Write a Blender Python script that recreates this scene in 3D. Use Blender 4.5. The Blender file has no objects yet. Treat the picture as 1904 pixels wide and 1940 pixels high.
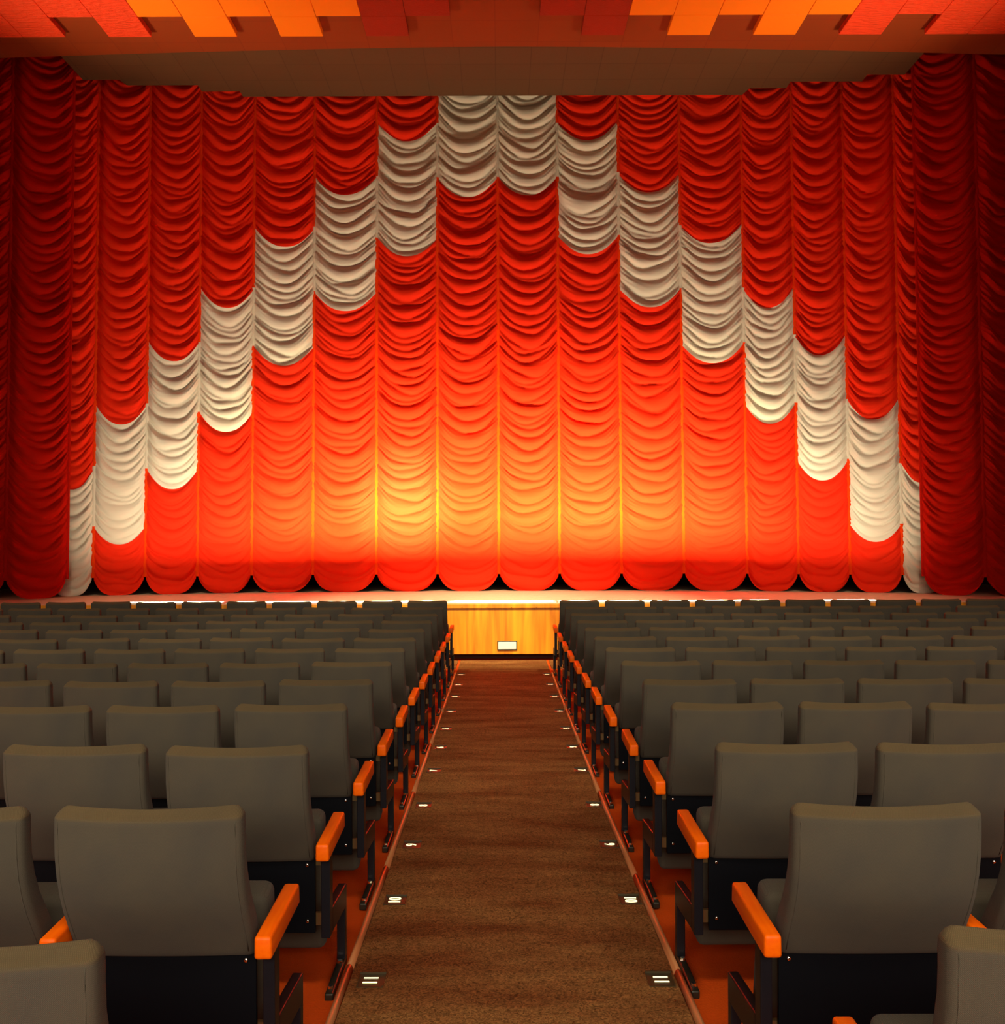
import bpy, bmesh, math, random
import numpy as np
from mathutils import Matrix, Vector, Euler

random.seed(7)
S = bpy.context.scene
COL = S.collection
PI = math.pi

# ------------------------------------------------------------------ camera
EYE = 1.91
cam_d = bpy.data.cameras.new('camera')
cam = bpy.data.objects.new('camera', cam_d)
COL.objects.link(cam)
cam_d.sensor_fit = 'AUTO'
cam_d.sensor_width = 36.0
cam_d.lens = 1895.0 / 1940.0 * 36.0
cam_d.shift_x = 3.0 / 1940.0
cam_d.shift_y = 30.0 / 1940.0
cam_d.clip_start = 0.05
cam_d.clip_end = 200
cam.matrix_world = (Matrix.Translation((0, 0, EYE)) @ Matrix.Rotation(PI / 2, 4, 'X')
                    @ Matrix.Rotation(math.radians(-0.2), 4, 'Z'))
S.camera = cam

# ------------------------------------------------------------------ colour management
S.view_settings.view_transform = 'Standard'
S.view_settings.look = 'None'
S.view_settings.gamma = 1
S.view_settings.use_curve_mapping = False
S.view_settings.exposure = 0.0

# ------------------------------------------------------------------ world
W = bpy.data.worlds.new('dim_hall')
S.world = W
W.use_nodes = True
W.node_tree.nodes['Background'].inputs[0].default_value = (1.0, 0.78, 0.55, 1)
W.node_tree.nodes['Background'].inputs[1].default_value = 0.045

STAGE_Z = 0.826      # stage surface
STAGE_Y = 14.37      # stage front edge
CEIL_Z = 7.25 + EYE

# ------------------------------------------------------------------ lamps
def lamp(name, kind, loc, target, energy, color, **kw):
    d = bpy.data.lights.new(name, kind)
    o = bpy.data.objects.new(name, d)
    COL.objects.link(o)
    o.location = loc
    o.rotation_euler = (Vector(target) - Vector(loc)).to_track_quat('-Z', 'Y').to_euler()
    d.energy = energy
    d.color = color
    for k, v in kw.items():
        setattr(d, k, v)
    return o

# footlight units let into the stage edge: x from, x to, relative power
FOOT = [(-5.55, -4.05, 0.0), (-3.95, -2.46, 0.45), (-2.36, -0.84, 1.0), (-0.755, 0.77, 0.9),
        (0.85, 2.37, 1.0), (2.45, 3.93, 0.5), (4.22, 5.48, 0.0)]
WASH = 44.0
BEAM = 185.0
for k, (a, b, p) in enumerate(FOOT):
    # wide wash reaching the top of the curtain
    lamp('footlight_lamp', 'AREA', ((a + b) / 2, 14.53, STAGE_Z - 0.036), ((a + b) / 2, 17.1, STAGE_Z + 2.3),
         WASH, (1.0, 0.86, 0.62), shape='RECTANGLE', size=b - a - 0.12, size_y=0.04, spread=math.radians(120))
    # tight strong beam low on the cloth
    if p > 0:
        lamp('footlight_lamp', 'AREA', ((a + b) / 2, 14.56, STAGE_Z - 0.030), ((a + b) / 2, 17.1, STAGE_Z + 1.15),
             BEAM * p, (1.0, 0.92, 0.42), shape='RECTANGLE', size=b - a - 0.12, size_y=0.04, spread=math.radians(75))
# a tight hot lamp left of centre
lamp('footlight_lamp', 'SPOT', (-1.62, 14.58, STAGE_Z - 0.036), (-1.66, 17.1, STAGE_Z + 1.25),
     4600, (1.0, 0.95, 0.7), spot_size=math.radians(40), spot_blend=1.0, shadow_soft_size=0.03)
# front-of-house spots on the stage front
for sx in (-2.0, 2.0):
    lamp('unseen_stage_spot', 'SPOT', (sx * 1.6, 8.6, 8.9), (sx * 0.5, 15.1, 0.9),
         9000, (1.0, 0.80, 0.48), spot_size=math.radians(27), spot_blend=1.0, shadow_soft_size=0.15)
for sx in (-4.6, 4.6):  # weaker side pair, added as fill for the dark curtain foot
    lamp('unseen_stage_spot', 'SPOT', (sx, 8.6, 8.9), (sx, 15.7, 0.9),
         1700, (1.0, 0.80, 0.52), spot_size=math.radians(30), spot_blend=1.0, shadow_soft_size=0.15)
# soft unseen fill added behind the camera to lift the low parts of the seats
lamp('unseen_hall_light', 'AREA', (0, -5.6, 4.5), (0, 2.0, -0.8), 390, (1.0, 0.88, 0.70),
     shape='RECTANGLE', size=13.0, size_y=2.4, spread=math.radians(92))
# house lamps in the ceiling raking the seats from behind
for sx in (-4.0, 0.0, 4.0):
    lamp('unseen_hall_light', 'SPOT', (sx, -2.0, 8.8), (sx * 0.95, 3.2, 0.7),
         800, (1.0, 0.85, 0.64), spot_size=math.radians(48), spot_blend=0.7, shadow_soft_size=0.6)
    lamp('unseen_hall_light', 'SPOT', (sx * 1.1, 2.4, 8.8), (sx * 1.15, 9.6, 0.8),
         1450, (1.0, 0.85, 0.64), spot_size=math.radians(42), spot_blend=0.7, shadow_soft_size=0.5)
# unseen fill areas added at the sides to brighten the ceiling panels
for sx in (-1, 1):
    lamp('ceiling_fill_light', 'AREA', (sx * 8.7, 13.0, 5.0), (sx * 4.2, 13.75, CEIL_Z),
         52, (1.0, 0.72, 0.42), shape='RECTANGLE', size=0.3, size_y=1.2, spread=math.radians(60))

# ------------------------------------------------------------------ materials
def mat(name, color, rough=0.6, spec=0.5, metal=0.0, bump=None, vary=None, sheen=0.0, emit=None, estr=1.0):
    m = bpy.data.materials.new(name)
    m.use_nodes = True
    nt = m.node_tree
    b = nt.nodes['Principled BSDF']
    b.inputs['Base Color'].default_value = (*color, 1)
    b.inputs['Roughness'].default_value = rough
    b.inputs['Specular IOR Level'].default_value = spec
    b.inputs['Metallic'].default_value = metal
    if sheen:
        b.inputs['Sheen Weight'].default_value = sheen
        b.inputs['Sheen Roughness'].default_value = 0.5
    if emit:
        b.inputs['Emission Color'].default_value = (*emit, 1)
        b.inputs['Emission Strength'].default_value = estr
    tc = nt.nodes.new('ShaderNodeTexCoord')
    if vary:   # (scale vec, colour2, detail)
        mp = nt.nodes.new('ShaderNodeMapping'); mp.inputs['Scale'].default_value = vary[0]
        no = nt.nodes.new('ShaderNodeTexNoise'); no.inputs['Scale'].default_value = 1.0
        no.inputs['Detail'].default_value = vary[2]
        rp = nt.nodes.new('ShaderNodeValToRGB')
        rp.color_ramp.elements[0].position = 0.35; rp.color_ramp.elements[1].position = 0.65
        rp.color_ramp.elements[0].color = (*color, 1); rp.color_ramp.elements[1].color = (*vary[1], 1)
        nt.links.new(tc.outputs['Object'], mp.inputs['Vector'])
        nt.links.new(mp.outputs[0], no.inputs['Vector'])
        nt.links.new(no.outputs['Fac'], rp.inputs[0])
        nt.links.new(rp.outputs[0], b.inputs['Base Color'])
    if bump:   # (scale vec, strength, distance)
        mp = nt.nodes.new('ShaderNodeMapping'); mp.inputs['Scale'].default_value = bump[0]
        no = nt.nodes.new('ShaderNodeTexNoise'); no.inputs['Scale'].default_value = 1.0
        no.inputs['Detail'].default_value = 3
        bp = nt.nodes.new('ShaderNodeBump'); bp.inputs['Strength'].default_value = bump[1]
        bp.inputs['Distance'].default_value = bump[2]
        nt.links.new(tc.outputs['Object'], mp.inputs['Vector'])
        nt.links.new(mp.outputs[0], no.inputs['Vector'])
        nt.links.new(no.outputs['Fac'], bp.inputs['Height'])
        nt.links.new(bp.outputs[0], b.inputs['Normal'])
    return m

M = {}
M['red'] = mat('red_satin', (0.80, 0.025, 0.0055), 0.8, 0.05)
M['cream'] = mat('cream_satin', (0.69, 0.635, 0.50), 0.8, 0.08)
M['tape'] = mat('seam_tape_red', (0.82, 0.048, 0.002), 0.8, 0.05)
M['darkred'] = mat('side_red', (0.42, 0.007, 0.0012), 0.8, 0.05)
M['stage'] = mat('stage_carpet', (0.62, 0.42, 0.29), 0.9, 0.2, vary=((9, 30, 9), (0.55, 0.36, 0.24), 5),
                 bump=((60, 60, 60), 0.3, 0.01))
M['black'] = mat('black_paint', (0.006, 0.006, 0.006), 0.7, 0.2)
M['kick'] = mat('kick_board', (0.10, 0.02, 0.008), 0.6, 0.3)
M['whitemetal'] = mat('white_enamel', (0.82, 0.80, 0.72), 0.45, 0.5)
M['armwood'] = mat('orange_lacquered_wood', (0.97, 0.150, 0.0005), 0.42, 0.2,
                   vary=((60, 5, 60), (0.92, 0.118, 0.0005), 4))
M['steel'] = mat('navy_black_steel', (0.006, 0.006, 0.010), 0.42, 0.35)
M['pan'] = mat('navy_black_panel', (0.002, 0.0025, 0.0045), 0.6, 0.10)
M['chrome'] = mat('chrome', (0.9, 0.87, 0.8), 0.12, 0.5, metal=1.0)
M['brass'] = mat('dull_brass', (0.30, 0.19, 0.08), 0.4, 0.5, metal=0.8)
M['footmetal'] = mat('worn_foot_metal', (0.035, 0.03, 0.02), 0.35, 0.6, metal=0.5)
M['lip'] = mat('aisle_edging_timber', (0.62, 0.26, 0.10), 0.38, 0.5,
               vary=((40, 1.3, 40), (0.52, 0.15, 0.05), 4))
M['seatcarpet'] = mat('orange_red_carpet', (0.62, 0.075, 0.004), 0.95, 0.1,
                      vary=((2.2, 2.2, 2.2), (0.50, 0.055, 0.003), 6), bump=((120, 120, 120), 0.4, 0.01))
M['oran'] = mat('orange_ceiling_tile', (0.90, 0.215, 0.003), 0.7, 0.2, bump=((25, 25, 25), 0.1, 0.01))
M['redtile'] = mat('red_ceiling_tile', (0.76, 0.055, 0.010), 0.7, 0.25, bump=((9, 22, 9), 0.9, 0.05))
M['drtile'] = mat('dark_red_ceiling_tile', (0.30, 0.022, 0.004), 0.7, 0.2, bump=((40, 90, 40), 0.5, 0.02))
M['wall'] = mat('dark_wall', (0.10, 0.03, 0.015), 0.8, 0.2)
M['numplate'] = mat('numeral_plate', (0.05, 0.035, 0.012), 0.4, 0.5)
M['glow'] = mat('lit_numeral', (1, 0.85, 0.5), 0.5, 0.3, emit=(1.0, 0.84, 0.42), estr=1.8)

def fabric():
    m = mat('grey_seat_fabric', (0.235, 0.195, 0.140), 0.95, 0.12, sheen=0.05)
    nt = m.node_tree; b = nt.nodes['Principled BSDF']
    tc = nt.nodes.new('ShaderNodeTexCoord')
    def wave(rot):
        mp = nt.nodes.new('ShaderNodeMapping'); mp.inputs['Rotation'].default_value = rot
        wv = nt.nodes.new('ShaderNodeTexWave'); wv.inputs['Scale'].default_value = 140
        wv.inputs['Distortion'].default_value = 1.5
        nt.links.new(tc.outputs['Object'], mp.inputs[0]); nt.links.new(mp.outputs[0], wv.inputs['Vector'])
        return wv
    w1 = wave((0, 0.75, 0)); w2 = wave((0, -0.75, 0))
    mx = nt.nodes.new('ShaderNodeMath'); mx.operation = 'MULTIPLY'
    nt.links.new(w1.outputs['Fac'], mx.inputs[0]); nt.links.new(w2.outputs['Fac'], mx.inputs[1])
    no = nt.nodes.new('ShaderNodeTexNoise'); no.inputs['Scale'].default_value = 5; no.inputs['Detail'].default_value = 5
    nt.links.new(tc.outputs['Object'], no.inputs['Vector'])
    rp = nt.nodes.new('ShaderNodeValToRGB')
    rp.color_ramp.elements[0].position = 0.3; rp.color_ramp.elements[1].position = 0.7
    rp.color_ramp.elements[0].color = (0.092, 0.081, 0.064, 1)
    rp.color_ramp.elements[1].color = (0.118, 0.098, 0.067, 1)
    nt.links.new(no.outputs['Fac'], rp.inputs[0])
    mc = nt.nodes.new('ShaderNodeMix'); mc.data_type = 'RGBA'; mc.blend_type = 'MULTIPLY'
    mc.inputs[0].default_value = 0.35
    nt.links.new(rp.outputs[0], mc.inputs[6]); nt.links.new(mx.outputs[0], mc.inputs[7])
    # paler, yellower band along the top of the backrest
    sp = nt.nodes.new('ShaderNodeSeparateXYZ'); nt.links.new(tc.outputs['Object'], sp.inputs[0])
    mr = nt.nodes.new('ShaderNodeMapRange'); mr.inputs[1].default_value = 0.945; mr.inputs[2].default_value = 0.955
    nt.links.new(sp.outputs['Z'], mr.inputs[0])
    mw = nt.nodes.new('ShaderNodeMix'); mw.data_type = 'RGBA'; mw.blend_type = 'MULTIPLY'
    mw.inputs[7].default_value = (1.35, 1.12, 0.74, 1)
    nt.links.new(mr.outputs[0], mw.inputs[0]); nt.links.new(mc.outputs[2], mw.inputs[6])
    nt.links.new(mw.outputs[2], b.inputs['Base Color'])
    bp = nt.nodes.new('ShaderNodeBump'); bp.inputs['Strength'].default_value = 0.4; bp.inputs['Distance'].default_value = 0.002
    nt.links.new(mx.outputs[0], bp.inputs['Height']); nt.links.new(bp.outputs[0], b.inputs['Normal'])
    return m
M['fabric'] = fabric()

def aisle_carpet():
    m = mat('brown_aisle_carpet', (0.16, 0.07, 0.025), 0.95, 0.1)
    nt = m.node_tree; b = nt.nodes['Principled BSDF']
    tc = nt.nodes.new('ShaderNodeTexCoord')
    mp = nt.nodes.new('ShaderNodeMapping'); mp.inputs['Scale'].default_value = (1.3, 4.5, 1)
    n1 = nt.nodes.new('ShaderNodeTexNoise'); n1.inputs['Scale'].default_value = 1; n1.inputs['Detail'].default_value = 5; n1.inputs['Roughness'].default_value = 0.6
    nt.links.new(tc.outputs['Object'], mp.inputs[0]); nt.links.new(mp.outputs[0], n1.inputs['Vector'])
    r1 = nt.nodes.new('ShaderNodeValToRGB')
    r1.color_ramp.elements[0].position = 0.34; r1.color_ramp.elements[1].position = 0.62
    r1.color_ramp.elements[0].color = (0.230, 0.072, 0.018, 1)
    r1.color_ramp.elements[1].color = (0.380, 0.175, 0.052, 1)
    nt.links.new(n1.outputs['Fac'], r1.inputs[0])
    n2 = nt.nodes.new('ShaderNodeTexNoise'); n2.inputs['Scale'].default_value = 48; n2.inputs['Detail'].default_value = 4
    n2.inputs['Distortion'].default_value = 2.5
    nt.links.new(tc.outputs['Object'], n2.inputs['Vector'])
    r2 = nt.nodes.new('ShaderNodeValToRGB')
    r2.color_ramp.elements[0].position = 0.35; r2.color_ramp.elements[1].position = 0.65
    r2.color_ramp.elements[0].color = (0.22, 0.20, 0.18, 1); r2.color_ramp.elements[1].color = (1, 1, 1, 1)
    nt.links.new(n2.outputs['Fac'], r2.inputs[0])
    mc = nt.nodes.new('ShaderNodeMix'); mc.data_type = 'RGBA'; mc.blend_type = 'MULTIPLY'; mc.inputs[0].default_value = 0.9
    nt.links.new(r1.outputs[0], mc.inputs[6]); nt.links.new(r2.outputs[0], mc.inputs[7])
    nt.links.new(mc.outputs[2], b.inputs['Base Color'])
    bp = nt.nodes.new('ShaderNodeBump'); bp.inputs['Strength'].default_value = 0.5; bp.inputs['Distance'].default_value = 0.01
    nt.links.new(n2.outputs['Fac'], bp.inputs['Height']); nt.links.new(bp.outputs[0], b.inputs['Normal'])
    return m
M['carpet'] = aisle_carpet()

def tiled(name, c, dark, scale=0.632, off=(0.06, 0.25, 0)):
    """painted boards with fine joints every tile"""
    m = mat(name, c, 0.8, 0.15)
    nt = m.node_tree; b = nt.nodes['Principled BSDF']
    tc = nt.nodes.new('ShaderNodeTexCoord')
    mp = nt.nodes.new('ShaderNodeMapping'); mp.inputs['Location'].default_value = off
    br = nt.nodes.new('ShaderNodeTexBrick'); br.offset = 0; br.squash = 1
    br.inputs['Scale'].default_value = 1
    br.inputs['Brick Width'].default_value = scale; br.inputs['Row Height'].default_value = scale
    br.inputs['Mortar Size'].default_value = 0.006
    br.inputs['Color1'].default_value = (*c, 1)
    br.inputs['Color2'].default_value = (c[0] * .93, c[1] * .93, c[2] * .93, 1)
    br.inputs['Mortar'].default_value = (*dark, 1)
    nt.links.new(tc.outputs['Object'], mp.inputs[0]); nt.links.new(mp.outputs[0], br.inputs['Vector'])
    nt.links.new(br.outputs['Color'], b.inputs['Base Color'])
    return m
M['ceil'] = tiled('red_brown_ceiling_boards', (0.24, 0.043, 0.008), (0.20, 0.034, 0.008))
M['soffit'] = tiled('brown_soffit_boards', (0.105, 0.052, 0.022), (0.078, 0.038, 0.017), 0.55)

def veneer():
    m = mat('wood_veneer', (0.6, 0.25, 0.03), 0.4, 0.4)
    nt = m.node_tree; b = nt.nodes['Principled BSDF']
    tc = nt.nodes.new('ShaderNodeTexCoord')
    mp = nt.nodes.new('ShaderNodeMapping'); mp.inputs['Scale'].default_value = (6, 1, 0.45)
    n1 = nt.nodes.new('ShaderNodeTexNoise'); n1.inputs['Scale'].default_value = 1.4; n1.inputs['Detail'].default_value = 6
    n1.inputs['Distortion'].default_value = 0.6
    nt.links.new(tc.outputs['Object'], mp.inputs[0]); nt.links.new(mp.outputs[0], n1.inputs['Vector'])
    r1 = nt.nodes.new('ShaderNodeValToRGB')
    r1.color_ramp.elements[0].position = 0.3; r1.color_ramp.elements[1].position = 0.7
    r1.color_ramp.elements[0].color = (0.42, 0.115, 0.004, 1)
    r1.color_ramp.elements[1].color = (0.80, 0.32, 0.012, 1)
    nt.links.new(n1.outputs['Fac'], r1.inputs[0])
    nt.links.new(r1.outputs[0], b.inputs['Base Color'])
    return m
M['veneer'] = veneer()

# ------------------------------------------------------------------ helpers
def obj_from(name, bm, m, parent=None, smooth=False, loc=(0, 0, 0), rot=(0, 0, 0)):
    me = bpy.data.meshes.new(name)
    bm.to_mesh(me); bm.free()
    if smooth:
        me.polygons.foreach_set('use_smooth', [True] * len(me.polygons))
    me.materials.append(m)
    o = bpy.data.objects.new(name, me)
    COL.objects.link(o)
    o.location = loc; o.rotation_euler = rot
    if parent: o.parent = parent
    return o

def add_box(bm, x0, x1, y0, y1, z0, z1, bevel=0.0, seg=2):
    r = bmesh.ops.create_cube(bm, size=1)
    vs = r['verts']
    for v in vs:
        v.co = Vector(((x0 + x1) / 2 + v.co.x * (x1 - x0), (y0 + y1) / 2 + v.co.y * (y1 - y0), (z0 + z1) / 2 + v.co.z * (z1 - z0)))
    if bevel > 0:
        es = set(e for v in vs for e in v.link_edges)
        bmesh.ops.bevel(bm, geom=list(es), offset=bevel, segments=seg, affect='EDGES', profile=0.5)
    return vs

def box(name, x0, x1, y0, y1, z0, z1, m, parent=None, bevel=0.0, seg=2, smooth=False):
    bm = bmesh.new(); add_box(bm, x0, x1, y0, y1, z0, z1, bevel, seg)
    return obj_from(name, bm, m, parent, smooth)

def tag(o, label=None, cat=None, group=None, kind=None):
    if label: o['label'] = label
    if cat: o['category'] = cat
    if group: o['group'] = group
    if kind: o['kind'] = kind
    return o

def empty(name, loc=(0, 0, 0), rz=0):
    o = bpy.data.objects.new(name, None); COL.objects.link(o)
    o.empty_display_size = 0.1
    o.location = loc; o.rotation_euler = (0, 0, rz)
    return o

def np_mesh(name, V, F, m, parent=None, smooth=True):
    me = bpy.data.meshes.new(name)
    me.from_pydata(V.tolist(), [], F.tolist())
    if smooth: me.polygons.foreach_set('use_smooth', [True] * len(me.polygons))
    me.materials.append(m)
    o = bpy.data.objects.new(name, me); COL.objects.link(o)
    if parent: o.parent = parent
    return o

def floor_z(y):
    n = (y - 2.94) / 0.909
    if n > 15: n = 15
    return 0.196 - 0.0265 * n + 0.00086 * n * n

# ------------------------------------------------------------------ structure: floor, walls, ceiling
def ramp_strip(name, x0, x1, y0, y1, m, dz=0.0, thick=0.12, follow=False):
    ys = np.linspace(y0, y1, 60)
    V = []; F = []
    for y in ys:
        z = floor_z(y) + dz
        xr = x1 + lipx(LIPX[1], y) - LIPX[1] if follow else x1
        V += [(x0, y, z), (xr, y, z), (xr, y, z - thick), (x0, y, z - thick)]
    for i in range(len(ys) - 1):
        a = 4 * i; b = a + 4
        F += [(a, a + 1, b + 1, b), (a + 1, a + 2, b + 2, b + 1), (a + 2, a + 3, b + 3, b + 2), (a + 3, a, b, b + 3)]
    F += [(0, 3, 2, 1), (len(V) - 4, len(V) - 3, len(V) - 2, len(V) - 1)]
    me = bpy.data.meshes.new(name); me.from_pydata(V, [], F); me.materials.append(m)
    o = bpy.data.objects.new(name, me); COL.objects.link(o)
    return o

LIPX = (-0.60, 0.66)
def lipx(x, y):      # the right-hand edging drifts outwards towards the back of the hall
    return x + (0.019 * min(1.3, max(0.0, (6.5 - y) / 2.7)) if x > 0 else 0.0)
fl = ramp_strip('floor', -9.0, 9.0, -6.0, STAGE_Y + 0.59, M['seatcarpet'])
fl['kind'] = 'structure'
rug = ramp_strip('aisle_carpet', LIPX[0] + 0.017, LIPX[1] - 0.017, -0.5, STAGE_Y - 0.02, M['carpet'], dz=0.012, thick=0.012, follow=True)
tag(rug, 'long brown aisle carpet running between the seat blocks down to the stage', 'carpet')
# cross carpet in front of the first row
bm = bmesh.new()
for (xa, xb) in ((-8.9, LIPX[0] - 0.02), (LIPX[1] + 0.02, 8.9)):
    add_box(bm, xa, xb, 13.5, STAGE_Y - 0.02, floor_z(14), floor_z(14) + 0.010)
o = obj_from('cross_aisle_carpet', bm, M['carpet']); tag(o, 'brown carpet across the front of the hall below the stage', 'carpet')

def lip(x, side):
    """half-round timber edging made of lengths laid end to end"""
    root = empty('aisle_edging', (x, 0, 0))
    y = 1.0
    rnd = random.Random(int(x * 100) + 5)
    while y < 12.9:
        L = rnd.uniform(1.15, 1.75)
        y1 = min(12.95, y + L)
        V = []; F = []
        N = 8; ys = np.linspace(y + 0.002, y1 - 0.002, 5)
        for yy in ys:
            for k in range(N + 1):
                a = PI * k / N
                V.append((lipx(x, yy) - x + 0.016 * math.cos(a), yy, floor_z(yy) + 0.004 + 0.030 * math.sin(a)))
        for i in range(len(ys) - 1):
            for k in range(N):
                a = i * (N + 1) + k
                F.append((a, a + N + 1, a + N + 2, a + 1))
            F.append((i * (N + 1), i * (N + 1) + N, (i + 1) * (N + 1) + N, (i + 1) * (N + 1)))
        F.append(tuple(range(N + 1)))
        F.append(tuple(reversed(range((len(ys) - 1) * (N + 1), len(ys) * (N + 1)))))
        me = bpy.data.meshes.new('edging_length'); me.from_pydata(V, [], F)
        me.polygons.foreach_set('use_smooth', [len(p.vertices) == 4 for p in me.polygons])
        me.materials.append(M['lip'])
        o = bpy.data.objects.new('edging_length', me); COL.objects.link(o); o.parent = root
        y = y1
    tag(root, 'half-round timber edging along the %s side of the aisle carpet' % side, 'floor trim', 'aisle edgings')
lip(LIPX[0], 'left'); lip(LIPX[1], 'right')

# stage block
box('stage_floor', -9.0, 9.0, 14.71, 19.2, -0.1, STAGE_Z, M['stage'])['kind'] = 'structure'
TR_Y0, TR_Y1 = 14.46, 14.70
# stage apron pieces round the troughs
bm = bmesh.new()
add_box(bm, -9.0, 9.0, STAGE_Y + 0.03, TR_Y0, 0.10, STAGE_Z)
xs = [-9.0]
for (a, b, p) in FOOT: xs += [a, b]
xs.append(9.0)
for i in range(0, len(xs), 2):
    add_box(bm, xs[i], xs[i + 1], TR_Y0, 14.71, 0.10, STAGE_Z)
obj_from('stage_apron', bm, M['stage'])['kind'] = 'structure'

# stage front
sf = empty('wood_panelling', (0, STAGE_Y, 0))
seams = [-9.0, -7.0, -4.85, -2.72, -0.45 - 0.15, 1.0, 3.3, 5.6, 7.6, 9.0]
seams = [-9.0, -6.9, -4.6, -2.3, 0.02 - 1.1, 1.35, 3.65, 5.95, 9.0]
for a, b in zip(seams[:-1], seams[1:]):
    box('veneer_panel', a + 0.002, b - 0.002, -0.005, 0.03, 0.098, 0.757, M['veneer'], sf)
tr = box('top_rail', -9.0, 9.0, -0.03, 0.03, 0.757, STAGE_Z - 0.008, M['veneer'], sf, 0.006)
for k in range(-12, 13):
    bmn = bmesh.new(); bmesh.ops.create_uvsphere(bmn, u_segments=8, v_segments=5, radius=0.007)
    if -5.6 < k * 0.355 + 0.15 < 5.6:
        obj_from('nail_head', bmn, M['chrome'], tr, True, (k * 0.355 + 0.15, -0.031, 0.775))
    else: bmn.free()
box('kick_board', -9.0, 9.0, 0.30, 0.33, -0.02, 0.10, M['kick'], sf)
tag(sf, 'honey coloured wood veneer front of the stage at the end of the aisle', 'panelling')
# white plate on the veneer
wp = empty('wall_plate', (0.085, STAGE_Y - 0.006, 0.215))
box('plate_frame', -0.142, 0.142, -0.016, 0.0, -0.060, 0.072, M['numplate'], wp, 0.004)
box('plate_face', -0.128, 0.128, -0.022, -0.014, -0.046, 0.058, M['whitemetal'], wp, 0.003)
tag(wp, 'small blank white rectangular plate low on the wooden stage front', 'wall plate')

# footlight troughs
for i, (a, b, p) in enumerate(FOOT):
    t = empty('footlight_trough', ((a + b) / 2, (TR_Y0 + TR_Y1) / 2, STAGE_Z - 0.16))
    h = (b - a) / 2; d = (TR_Y1 - TR_Y0) / 2
    bm = bmesh.new()
    add_box(bm, -h, h, -d, d, 0, 0.01)
    add_box(bm, -h, -h + 0.01, -d, d, 0.01, 0.16); add_box(bm, h - 0.01, h, -d, d, 0.01, 0.16)
    add_box(bm, -h + .01, h - .01, -d, -d + 0.01, 0.01, 0.16); add_box(bm, -h + .01, h - .01, d - 0.01, d, 0.01, 0.16)
    obj_from('housing', bm, M['whitemetal'], t)
    bm = bmesh.new()
    add_box(bm, -h - 0.025, h + 0.025, -d - 0.025, -d + 0.012, 0.161, 0.175)
    add_box(bm, -h - 0.025, h + 0.025, d - 0.012, d + 0.025, 0.161, 0.175)
    add_box(bm, -h - 0.025, -h + 0.012, -d + .012, d - .012, 0.161, 0.175)
    add_box(bm, h - 0.012, h + 0.025, -d + .012, d - .012, 0.161, 0.175)
    obj_from('rim', bm, M['whitemetal'], t)
    nm = ['leftmost', 'second from the left', 'third from the left', 'central, at the end of the aisle',
          'third from the right', 'second from the right', 'rightmost'][i]
    tag(t, 'white footlight trough in the stage edge, ' + nm, 'footlight', 'footlight troughs')

# walls, ceiling
bm = bmesh.new(); add_box(bm, -9.2, -9.0, -6, 19.2, -0.3, 10.6); obj_from('wall_left', bm, M['wall'])['kind'] = 'structure'
bm = bmesh.new(); add_box(bm, 9.0, 9.2, -6, 19.2, -0.3, 10.6); obj_from('wall_right', bm, M['wall'])['kind'] = 'structure'
bm = bmesh.new(); add_box(bm, -9.2, 9.2, 19.2, 19.4, -0.3, 10.6); obj_from('wall_back', bm, M['black'])['kind'] = 'structure'
# ceiling over the hall, front edge gently bowed
N = 24; V = []; F = []
for i in range(N + 1):
    x = -9.0 + 18.0 * i / N
    yb = 15.07 + 0.30 * (abs(x) / 7.5) ** 1.6
    V += [(x, -6.0, CEIL_Z), (x, yb, CEIL_Z), (x, yb, CEIL_Z + 0.14), (x, -6.0, CEIL_Z + 0.14)]
for i in range(N):
    a = 4 * i; b = a + 4
    F += [(a, a + 1, b + 1, b), (a + 1, a + 2, b + 2, b + 1), (a + 2, a + 3, b + 3, b + 2), (a + 3, a, b, b + 3)]
F += [(0, 3, 2, 1), (4 * N, 4 * N + 1, 4 * N + 2, 4 * N + 3)]
me = bpy.data.meshes.new('ceiling'); me.from_pydata(V, [], F); me.materials.append(M['ceil'])
o = bpy.data.objects.new('ceiling', me); COL.objects.link(o); o['kind'] = 'structure'
# stepped brown soffit before the curtain
def bow(x): return 15.07 + 0.30 * (abs(x) / 7.5) ** 1.6 + 0.004
out = [(-6.745, 16.2), (-6.16, 16.2), (-6.11, 16.41), (-4.95, 16.41), (-4.95, 16.65), (-4.32, 16.65),
       (-4.32, 16.85), (4.09, 16.85), (4.15, 16.6), (4.76, 16.6), (4.76, 16.36), (5.93, 16.36), (5.93, 16.12), (6.53, 16.12)] + [(x, bow(x)) for x in np.linspace(6.53, -6.745, 24).tolist()]
bm = bmesh.new()
zb, zt = CEIL_Z + 0.03, CEIL_Z + 0.30
lo = [bm.verts.new((x, y, zb)) for x, y in out]; hi = [bm.verts.new((x, y, zt)) for x, y in out]
bm.faces.new(lo); bm.faces.new(list(reversed(hi)))
n = len(out)
for i in range(n):
    bm.faces.new((lo[i], hi[i], hi[(i + 1) % n], lo[(i + 1) % n]))
bmesh.ops.recalc_face_normals(bm, faces=bm.faces)
so = obj_from('stage_soffit', bm, M['soffit']); tag(so, 'brown boarded soffit with stepped rear edge hanging before the curtain tops', 'soffit')
# roof over the stage
box('ceiling_stage', -9.0, 9.0, 15.5, 19.2, 10.4, 10.6, M['black'])['kind'] = 'structure'

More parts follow.
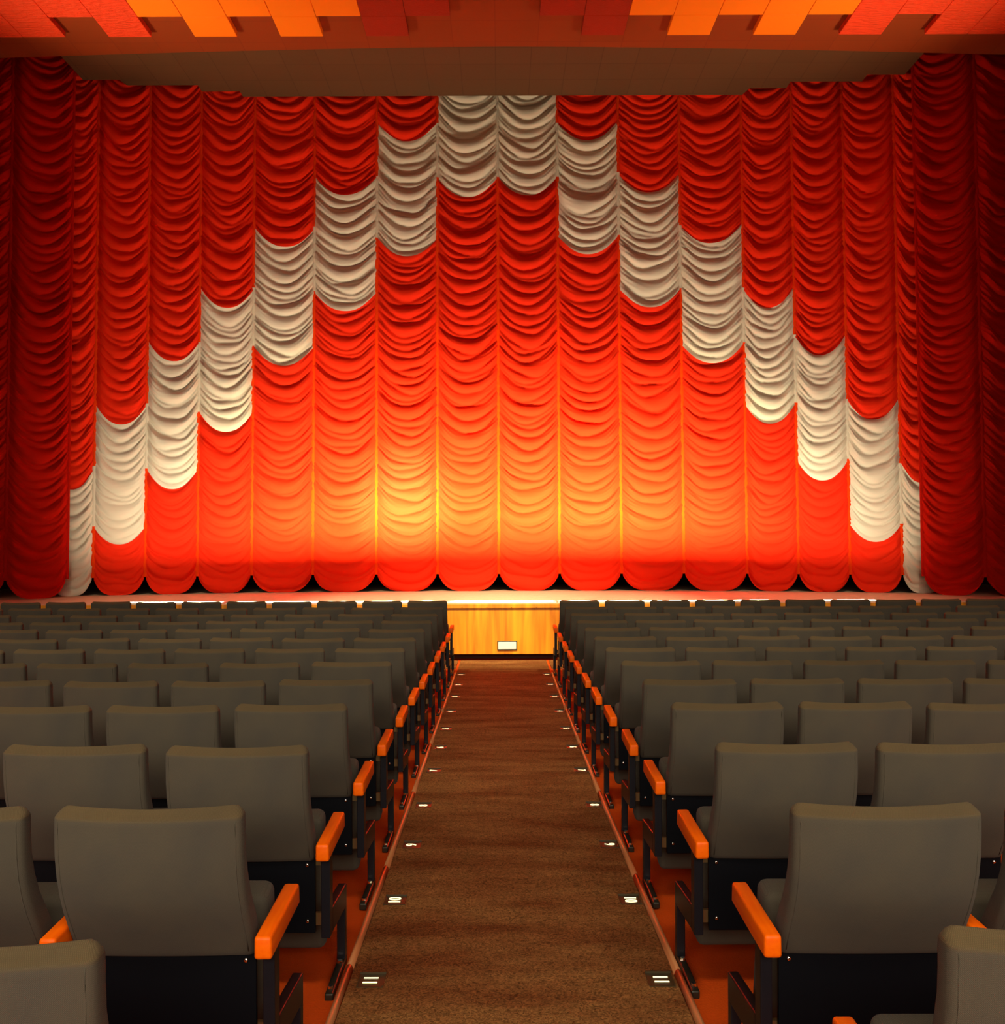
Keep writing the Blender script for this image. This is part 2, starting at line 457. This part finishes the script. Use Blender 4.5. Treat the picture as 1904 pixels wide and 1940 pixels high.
# raised coloured ceiling tiles
T = 0.625; X0 = -0.06
R0 = (14.00, 14.57); 
def row_y(r):
    if r == 0: return R0
    return (R0[0] - T * r, R0[0] - T * (r - 1))
def tile_field(name_label, cells, m, cat='ceiling panels'):
    cx = sum(X0 + (k + .5) * T for k, r in cells) / len(cells)
    root = empty('ceiling_tile_field', (cx, 13.5, CEIL_Z))
    for (k, r) in cells:
        y0, y1 = row_y(r)
        box('ceiling_tile', X0 + k * T + 0.002 - cx, X0 + (k + 1) * T - 0.002 - cx, y0 + 0.002 - 13.5, y1 - 0.002 - 13.5,
            -0.085, -0.001, m, root, 0.006, 1)
    tag(root, name_label, cat, 'raised coloured ceiling tiles')
NR = 4
def mir(k): return -1 - k
dr = [(-3, 0)] + [(k, r) for k in (-3, -2) for r in range(1, NR)]
og = [(-7, 0), (-5, 0)] + [(k, r) for k in range(-8, -3) for r in range(1, NR)]
rd = [(-9, 0), (-11, 0), (-12, 0), (-13, 0)] + [(k, r) for k in range(-13, -8) for r in range(1, NR)]
for cells, m, nm in ((dr, M['drtile'], 'dark red'), (og, M['oran'], 'smooth orange'), (rd, M['redtile'], 'bumpy bright red')):
    tile_field('field of %s raised square tiles on the left of the ceiling' % nm, cells, m)
    tile_field('field of %s raised square tiles on the right of the ceiling' % nm, [(mir(k), r) for k, r in cells], m)

# ------------------------------------------------------------------ curtains
CZ = STAGE_Z + 0.25
TOPZ = 9.75
def pz(y, d):   # picture height on the curtain -> world z
    return EYE + (1000 - y) * d / 1895.0

def make_panel(seed, p0, p1, root, m, cream=None, name='drape_panel', rough_amp=1.0):
    rnd = np.random.RandomState(seed)
    nu = 42; dv = 0.021
    H = TOPZ - CZ
    nv = int(H / dv) + 1
    u = np.linspace(0, 1, nu); v = np.linspace(0, H, nv)
    L = math.hypot(p1[0] - p0[0], p1[1] - p0[1])
    # major creases
    gaps = []; s = -0.4
    base = []
    while s < H + 0.5:
        base.append(s); s += rnd.choice([rnd.uniform(.085, .14), rnd.uniform(.15, .24)], p=[.42, .58])
    base = np.array(base); n = len(base)
    jl = rnd.uniform(-.06, .06, n); jr = rnd.uniform(-.06, .06, n); jc = rnd.uniform(-.045, .045, n)
    amp = rnd.uniform(.6, 1.15, n)
    mb = np.arange(-0.4, H + .5, 0.078); mb = mb + rnd.uniform(-.02, .02, len(mb))
    ma = rnd.uniform(.3, 1.2, len(mb))
    disp = np.zeros((nv, nu))
    low = np.clip(v / 3.6, 0.0, 1.0)       # the folds pull flatter near the hem
    for i, uu in enumerate(u):
        e = base + jl * (1 - uu) ** 2 + jr * uu ** 2 + jc * 4 * uu * (1 - uu) * np.sin(uu * 7 + base * 9)
        e = np.maximum.accumulate(e + np.arange(n) * 1e-4)
        idx = np.clip(np.searchsorted(e, v) - 1, 0, n - 2)
        g = e[idx + 1] - e[idx]
        t = np.clip((v - e[idx]) / np.maximum(g, 1e-3), 0, 1)
        A = 0.074 * amp[idx] * np.clip(g / .2, .1, 1.15)
        edge = min(uu, 1 - uu)
        ew = math.exp(-(edge / 0.10) ** 2)
        taper = min(1.0, 0.12 + edge * 8.5)
        h = np.power(np.sin(PI * np.power(t, 0.86)), 0.68) * A * (0.80 + 0.20 * low) * taper
        idm = np.clip(np.searchsorted(mb, v + 0.03 * math.sin(uu * 9 + seed)) - 1, 0, len(mb) - 2)
        tm = np.clip((v + 0.03 * math.sin(uu * 9 + seed) - mb[idm]) / (mb[idm + 1] - mb[idm]), 0, 1)
        mid = math.exp(-((edge - 0.12) / 0.11) ** 2)
        hm = np.sin(PI * tm) * ma[idm] * (0.004 + 0.019 * mid) * (0.5 + .5 * low + .35 * (1 - low))
        disp[:, i] = (h + hm) * rough_amp
    U, Vv = np.meshgrid(u, v)
    p = 2.2 + 1.2 * np.clip(1 - Vv / 0.5, 0, 1)
    shp = 1 - np.abs(2 * U - 1) ** p
    sag = 0.25 + 0.10 * np.clip(Vv / 1.8, 0, 1)
    z = CZ + Vv - sag * shp * 1.0
    # pull hem corners inwards a little
    uc = U + (0.5 - U) * 0.05 * np.clip(1 - Vv / 0.22, 0, 1) * (np.abs(2 * U - 1) ** 2)
    nx, ny = (p1[1] - p0[1]) / L, -(p1[0] - p0[0]) / L
    if ny > 0: nx, ny = -nx, -ny
    bulge = 0.055 * (1 - np.abs(2 * U - 1) ** 2.4) * min(1, L)
    off = bulge + disp
    X = (p0[0] + (p1[0] - p0[0]) * uc + nx * off)
    Y = (p0[1] + (p1[1] - p0[1]) * uc + ny * off)
    X = X * (1 - 0.022 * (z - STAGE_Z - 0.3) / 8.5 + 0.010)
    P = np.stack([X, Y, z], -1).reshape(-1, 3)
    rows = np.arange(nv - 1)
    vm = (v[:-1] + v[1:]) / 2
    def faces(mask):
        r = rows[mask]
        a = (r[:, None] * nu + np.arange(nu - 1)[None, :]).reshape(-1)
        return np.stack([a, a + 1, a + nu + 1, a + nu], -1)
    def build(nm, mask, mm, par):
        Fq = faces(mask)
        used = np.unique(Fq)
        remap = -np.ones(len(P), dtype=int); remap[used] = np.arange(len(used))
        return np_mesh(nm, P[used], remap[Fq], mm, par)
    if cream is None:
        return build(name, np.ones(nv - 1, bool), m, root)
    c0, c1 = cream[0] - CZ, cream[1] - CZ     # bottom, top at the panel's edge
    cm = (vm >= c0) & (vm < c1)
    pan = build(name, ~cm, m, root)
    cr = build('cream_section', cm, M['cream'], pan)
    cr['label'] = 'cream section of the swag'
    return pan

XS = [-6.50, -5.72, -4.98, -4.205, -3.19, -2.12, -1.07, -0.02, 1.01, 2.06, 3.105, 4.165, 5.00, 5.80, 6.47]
YS = [16.36, 16.60, 16.80, 17.00, 17.15, 17.20, 17.25, 17.25, 17.25, 17.20, 17.15, 17.00, 16.80, 16.60, 16.36]
XS = [(x - 949) * d / 1895 for x, d in zip(
    [183, 281, 379, 481, 596, 715, 830, 945, 1059, 1175, 1292, 1411, 1507, 1604, 1702], YS)]
# cream edge heights per panel: (top px, bottom px) at the seams
CR = {0: (762, 995), 1: (645, 885), 2: (545, 778), 3: (430, 655), 4: (334, 552), 5: (233, 450), 6: (-100, 337),
      7: (-100, 335), 8: (233, 448), 9: (329, 548), 10: (427, 652), 11: (546, 765), 12: (636, 872), 13: (757, 995)}
hc = empty('stage_curtain', (0, 0, 0))
def cream_range(k, d):
    t, b = CR[k]
    return (pz(b, d), pz(t, d))
for i in range(14):
    d = (YS[i] + YS[i + 1]) / 2
    make_panel(100 + i, (XS[i], YS[i]), (XS[i + 1], YS[i + 1]), hc, M['red'], cream_range(i, d))
# outer half-hidden swags turn behind the side curtains
make_panel(130, (-7.25, 16.22), (XS[0], YS[0]), hc, M['red'], (0.0, pz(884, 16.25)))
make_panel(131, (XS[-1], YS[-1]), (7.10, 16.22), hc, M['red'], (0.0, pz(878, 16.25)))
hc['label'] = 'great red swagged festoon curtain with a cream zigzag arch across the stage'
hc['category'] = 'curtain'
# gathered tapes down the seams
def tape(x, y, segs, root, m, seed, nm='seam_tape'):
    rnd = np.random.RandomState(seed)
    nv = int((TOPZ - CZ + 0.02) / 0.03)
    zz = np.linspace(CZ + 0.04, TOPZ, nv)
    ou = 0.022 + 0.004 * np.sin(zz * 60 + seed) + rnd.uniform(-.0015, .0015, nv)
    V = []
    for j in range(nv):
        k = 1 - 0.022 * (zz[j] - STAGE_Z - 0.3) / 8.5 + 0.010
        for (dx, q) in ((-0.034, 0.0), (-0.022, 1), (0.022, 1), (0.034, 0.0)):
            V.append(((x * k + dx), y - 0.004 - ou[j] * q, zz[j]))
    V = np.array(V)
    def bld(mask, mm, par, n2):
        F = [(4 * j + c, 4 * j + c + 1, 4 * j + c + 5, 4 * j + c + 4) for j in range(nv - 1) if mask[j] for c in range(3)]
        F = np.array(F); used = np.unique(F); rm = -np.ones(len(V), dtype=int); rm[used] = np.arange(len(used))
        return np_mesh(n2, V[used], rm[F], mm, par)
    zm = (zz[:-1] + zz[1:]) / 2
    cm = np.zeros(nv - 1, bool)
    for (a, b) in segs: cm |= (zm >= a) & (zm < b)
    t = bld(~cm, m, root, nm)
    if cm.any():
        c = bld(cm, M['cream'], t, 'cream_tape'); c['label'] = 'cream length of the seam tape'
    return t
for i in range(15):
    segs = []
    if 0 < i < 14:
        a = cream_range(i - 1, YS[i]); b = cream_range(i, YS[i])
        lo_, hi_ = max(a[0], b[0]), min(a[1], b[1])
        if hi_ > lo_: segs.append((lo_, hi_))
    else:
        b = cream_range(0 if i == 0 else 13, YS[i]); segs.append((b[0], min(b[1], pz(880, YS[i]))))
    tape(XS[i], YS[i], segs, hc, M['tape'], 40 + i)
# side curtains, angled towards the hall
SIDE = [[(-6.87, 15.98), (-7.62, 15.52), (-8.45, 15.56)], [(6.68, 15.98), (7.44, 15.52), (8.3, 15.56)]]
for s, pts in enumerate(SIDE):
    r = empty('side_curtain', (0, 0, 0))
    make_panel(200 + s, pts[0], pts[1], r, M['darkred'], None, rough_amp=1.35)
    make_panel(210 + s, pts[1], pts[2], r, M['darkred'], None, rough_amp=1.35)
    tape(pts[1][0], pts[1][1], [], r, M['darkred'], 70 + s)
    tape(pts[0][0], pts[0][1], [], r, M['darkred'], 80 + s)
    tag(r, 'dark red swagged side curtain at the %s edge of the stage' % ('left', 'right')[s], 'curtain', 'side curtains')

# ------------------------------------------------------------------ lit aisle numbers
def numeral_mesh(txt):
    c = bpy.data.curves.new('numeral', 'FONT')
    c.body = txt; c.size = 0.082; c.align_x = 'CENTER'; c.align_y = 'CENTER'
    c.extrude = 0.0008; c.offset = 0.0
    o = bpy.data.objects.new('tmp', c); COL.objects.link(o)
    dg = bpy.context.evaluated_depsgraph_get()
    me = bpy.data.meshes.new_from_object(o.evaluated_get(dg))
    bpy.data.objects.remove(o); bpy.data.curves.remove(c)
    me.name = 'lit_numeral'
    me.materials.clear(); me.materials.append(M['glow'])
    return me
DL = [12.87, 11.99, 11.09, 10.13, 9.175, 8.33, 7.47, 6.457, 5.59, 4.70, 3.817]
for n, y in enumerate(DL, 1):
    me = numeral_mesh(str(n))
    for sgn in (-1, 1):
        x = (-0.50 - 0.018 * (11 - n) / 10) if sgn < 0 else (0.602 - 0.02 * (11 - n) / 10)
        sl = (floor_z(y + .1) - floor_z(y - .1)) / .2
        r = empty('aisle_number_light', (x, y, floor_z(y) + 0.012))
        r.rotation_euler = (math.atan(sl), 0, 0)
        bm = bmesh.new()
        hx, hy, t = 0.050, 0.062, 0.006
        add_box(bm, -hx, hx, hy - t, hy, 0.0, 0.009); add_box(bm, -hx, hx, -hy, -hy + t, 0.0, 0.003)
        add_box(bm, -hx, -hx + t, -hy + t, hy - t, 0.0, 0.004); add_box(bm, hx - t, hx, -hy + t, hy - t, 0.0, 0.004)
        obj_from('bezel', bm, M['numplate'], r)
        box('number_plate', -hx + t, hx - t, -hy + t, hy - t, 0.0, 0.0015, M['numplate'], r)
        o = bpy.data.objects.new('lit_numeral', me); COL.objects.link(o); o.parent = r
        o.location = (0, 0, 0.0026); o.rotation_euler = (0, 0, -sgn * PI / 2)
        tag(r, 'small glowing floor number %d let into the %s edge of the aisle carpet' % (n, 'left' if sgn < 0 else 'right'),
            'floor light', 'lit row numbers along the aisle')

# ------------------------------------------------------------------ seats
def back_mesh():
    """upholstered back, rear face towards -Y, closed loft"""
    #        z,    rear y, thick, side inset, rear inset, front inset
    prof = [(0.527, 0.142, 0.070, 0.012, 0.008, 0.010), (0.531, 0.140, 0.078, 0.003, 0.002, 0.003), (0.545, 0.134, 0.084, 0, 0, 0),
            (0.585, 0.112, 0.088, 0, 0, 0), (0.63, 0.085, 0.088, -.001, 0, 0), (0.68, 0.056, 0.082, -.001, 0, 0),
            (0.73, 0.032, 0.074, 0, 0, 0), (0.79, 0.012, 0.066, 0, 0, 0), (0.85, 0.002, 0.060, 0, 0, 0),
            (0.90, 0.0, 0.058, 0, 0, 0), (0.935, 0.0, 0.058, 0.0, 0, 0), (0.951, 0.0, 0.058, 0.001, 0.000, 0.0), (0.953, 0.0, 0.058, 0.001, 0.0008, 0.0),
            (0.955, 0.0, 0.058, 0.002, 0.004, 0.0), (0.9565, 0.0, 0.058, 0.002, 0.0062, 0.001), (0.9635, 0.0, 0.058, 0.006, 0.020, 0.002),
            (0.970, 0.0, 0.058, 0.012, 0.033, 0.005), (0.976, 0.0, 0.058, 0.022, 0.040, 0.008), (0.978, 0.0, 0.058, 0.034, 0.044, 0.014)]
    bm = bmesh.new(); rings = []
    for (z, yr, th, si, ri, fi) in prof:
        hw = 0.25 - si
        y0 = ri; y1 = th - fi
        r = min(0.016, (y1 - y0) / 2.2)
        pts = []
        K = 14
        for k in range(K + 1):   # rear face
            x = -hw + r + (2 * hw - 2 * r) * k / K; pts.append((x, y0))
        for a in (30, 60): pts.append((hw - r + r * math.sin(math.radians(a)), y0 + r - r * math.cos(math.radians(a))))
        pts.append((hw, y0 + r)); pts.append((hw, y1 - r))
        for a in (30, 60): pts.append((hw - r + r * math.cos(math.radians(a)), y1 - r + r * math.sin(math.radians(a))))
        for k in range(K + 1):
            x = hw - r - (2 * hw - 2 * r) * k / K; pts.append((x, y1))
        for a in (30, 60): pts.append((-hw + r - r * math.sin(math.radians(a)), y1 - r + r * math.cos(math.radians(a))))
        pts.append((-hw, y1 - r)); pts.append((-hw, y0 + r))
        for a in (30, 60): pts.append((-hw + r - r * math.cos(math.radians(a)), y0 + r - r * math.sin(math.radians(a))))
        bow = 0.034 * min(1, 0.25 + (z - 0.527) / 0.3)
        ring = []
        for (x, y) in pts:
            q = (x / 0.25) ** 2
            dip = 0.006 * (1 - q) * max(0, (z - 0.93) / 0.05)
            ring.append(bm.verts.new((x, yr + y - bow * (1 - q), z - dip)))
        rings.append(ring)
    n = len(rings[0])
    for a, b in zip(rings[:-1], rings[1:]):
        for i in range(n):
            bm.faces.new((a[i], a[(i + 1) % n], b[(i + 1) % n], b[i]))
    K = 14
    for cap in (rings[0], rings[-1]):       # caps as strips between the rear and front edges
        f0 = K + 7                           # first front point (right-hand end)
        for k in range(K):
            bm.faces.new((cap[k], cap[k + 1], cap[f0 + K - k - 1], cap[f0 + K - k]))
        bm.faces.new(cap[K:f0 + 1])
        bm.faces.new(cap[f0 + K:] + [cap[0]])
    bmesh.ops.recalc_face_normals(bm, faces=bm.faces)
    return bm

def tube(bm, pts, r, n=6):
    rings = []
    for i, p in enumerate(pts):
        a = Vector(pts[max(0, i - 1)]); b = Vector(pts[min(len(pts) - 1, i + 1)])
        t = (b - a).normalized(); q = t.to_track_quat('Z', 'Y')
        rings.append([bm.verts.new(Vector(p) + q @ Vector((r * math.cos(2 * PI * k / n), r * math.sin(2 * PI * k / n), 0))) for k in range(n)])
    for a, b in zip(rings[:-1], rings[1:]):
        for k in range(n): bm.faces.new((a[k], a[(k + 1) % n], b[(k + 1) % n], b[k]))
    bm.faces.new(list(reversed(rings[0]))); bm.faces.new(rings[-1])

def seat_proto(side):
    """side=+1: armrest and side frame on the right of the seat (left block)"""
    root = empty('cinema_seat')
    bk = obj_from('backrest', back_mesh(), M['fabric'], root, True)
    for sx in (-1, 1):
        bm = bmesh.new()
        pts = [(0.545, 0.134), (0.585, 0.112), (0.63, 0.085), (0.68, 0.056), (0.73, 0.032), (0.79, 0.012), (0.85, 0.002), (0.90, 0), (0.945, 0.0)]
        tube(bm, [(sx * 0.2335, y - 0.034 * min(1, 0.25 + (z - 0.527) / 0.3) * (1 - (0.2335 / .25) ** 2) - 0.0002, z) for z, y in pts], 0.0016, 5)
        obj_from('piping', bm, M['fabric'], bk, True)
    pan = box('back_panel', -0.250, 0.250, 0.150, 0.166, 0.262, 0.545, M['pan'], root, 0.003)
    for sx in (-1, 1):
        for z in (0.512, 0.308):
            bm = bmesh.new(); bmesh.ops.create_uvsphere(bm, u_segments=8, v_segments=6, radius=0.007)
            for v in bm.verts: v.co.y *= 0.6
            obj_from('screw', bm, M['chrome'], pan, True, (sx * 0.222, 0.1485, z))
    # tipped-up cushion
    bm = bmesh.new(); add_box(bm, -0.250, 0.250, -0.06, 0.06, -0.268, 0.268, 0.028, 4)
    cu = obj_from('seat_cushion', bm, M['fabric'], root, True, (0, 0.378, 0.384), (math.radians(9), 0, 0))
    ax = side * 0.2955
    # armrest: top surface rising slightly, bevelled block
    bm = bmesh.new(); add_box(bm, -0.0243, 0.0243, 0.035, 0.415, 0.560, 0.622, 0.009, 3)
    for v in bm.verts:
        v.co.z += (v.co.y - 0.035) * 0.03
        if v.co.z > 0.6: v.co.x *= 0.96
    o = obj_from('armrest', bm, M['armwood'], root, True, (ax, 0, 0)); o['label'] = 'orange lacquered wooden armrest'
    # post with fixings
    bm = bmesh.new(); add_box(bm, -0.0165, 0.0165, 0.105, 0.165, 0.262, 0.562, 0.003)
    obj_from('post', bm, M['steel'], root, False, (ax, 0, 0))
    for (xa, za, zb) in ((-0.05, 0.505, 0.535), (-0.06, 0.285, 0.330)):
        bm = bmesh.new(); add_box(bm, xa, -0.0165, 0.168, 0.184, za, zb)
        for v in bm.verts: v.co.x *= side
        bmesh.ops.recalc_face_normals(bm, faces=bm.faces)
        obj_from('bracket', bm, M['brass'], root, False, (ax, 0, 0))
    # rail
    bm = bmesh.new(); vs = add_box(bm, -0.0165, 0.0165, 0.165, 0.50, 0.262, 0.352, 0.004)
    for v in bm.verts: v.co.z -= (v.co.y - 0.165) * 0.09
    obj_from('side_rail', bm, M['steel'], root, False, (ax, 0, 0))
    bm = bmesh.new(); add_box(bm, -0.0165, 0.0165, 0.455, 0.498, 0.035, 0.238, 0.003)
    obj_from('leg', bm, M['steel'], root, False, (ax, 0, 0))
    bm = bmesh.new(); vs = add_box(bm, -0.016, 0.016, 0.165, 0.515, 0.002, 0.034, 0.006)
    fo = obj_from('foot', bm, M['footmetal'], root, False, (ax, 0, 0))
    for yy in (0.205, 0.425):
        bm = bmesh.new(); bmesh.ops.create_cone(bm, segments=6, radius1=0.011, radius2=0.010, depth=0.012, cap_ends=True)
        obj_from('bolt', bm, M['chrome'], fo, False, (0, yy, 0.040))
    return root

def copy_tree(o, parent=None, skip=()):
    c = o.copy(); COL.objects.link(c)
    if parent: c.parent = parent
    for ch in kids.get(o.name, ()):
        if ch.name.split('.')[0] in skip: continue
        copy_tree(ch, c, skip)
    return c

ROWD = [1.70, 2.632, 3.51, 4.43, 5.31, 6.23, 7.12, 7.96, 8.855, 9.77, 10.68, 11.66, 12.63]
LX = [-.690, -.686, -.683, -.686, -.688, -.688, -.690, -.682, -.681, -.679, -.680, -.679, -.684]
RX = [.775, .768, .757, .755, .754, .748, .744, .740, .740, .740, .741, .745, .740]
PITCH = 0.572
TOPREL = [-.705, -.732, -.757, -.778, -.803, -.828, -.850, -.866, -.884, -.899, -.911, -.917, -.914]
ORD = ['first', 'second', 'third', 'fourth', 'fifth', 'sixth', 'seventh', 'eighth', 'ninth', 'tenth', 'eleventh', 'twelfth', 'thirteenth']
protos = {1: seat_proto(1), -1: seat_proto(-1)}
kids = {}
for ob in bpy.data.objects:
    if ob.parent: kids.setdefault(ob.parent.name, []).append(ob)
rng = random.Random(3)
first = {1: True, -1: True}
for r in range(13):
    d = ROWD[r]
    for side in (1, -1):          # +1 left block, -1 right block
        half = d * 955 / 1895 + 0.06
        ax = -LX[r] if side == 1 else RX[r]
        n = 0
        while ax + n * PITCH < half or n < 2:
            X = (ax + 0.25 + n * PITCH)
            X = -X if side == 1 else X
            y = d + (0.045 if (r == 0 and side == -1) else 0) + rng.uniform(-.008, .008)
            zf = EYE + TOPREL[r] - 0.982 + rng.uniform(-.004, .004)
            rz = math.radians(rng.uniform(-0.3, 0.3))
            if first[side]:
                o = protos[side]; first[side] = False
            else:
                o = copy_tree(protos[side], None, ('piping',) if r > 6 else ())
            o.location = (X, y, zf); o.rotation_euler = (0, 0, rz)
            row = ('row nearest the camera', 'second row from the camera')[r] if r < 2 else 'row at floor number %d' % (13 - r)
            sd = 'left' if side == 1 else 'right'
            o['label'] = 'grey cinema seat, %s %s of the aisle, %s' % (ORD[n], sd, row)
            o['category'] = 'cinema seat'
            o['group'] = 'grey cinema seats in the %s block' % sd
            n += 1
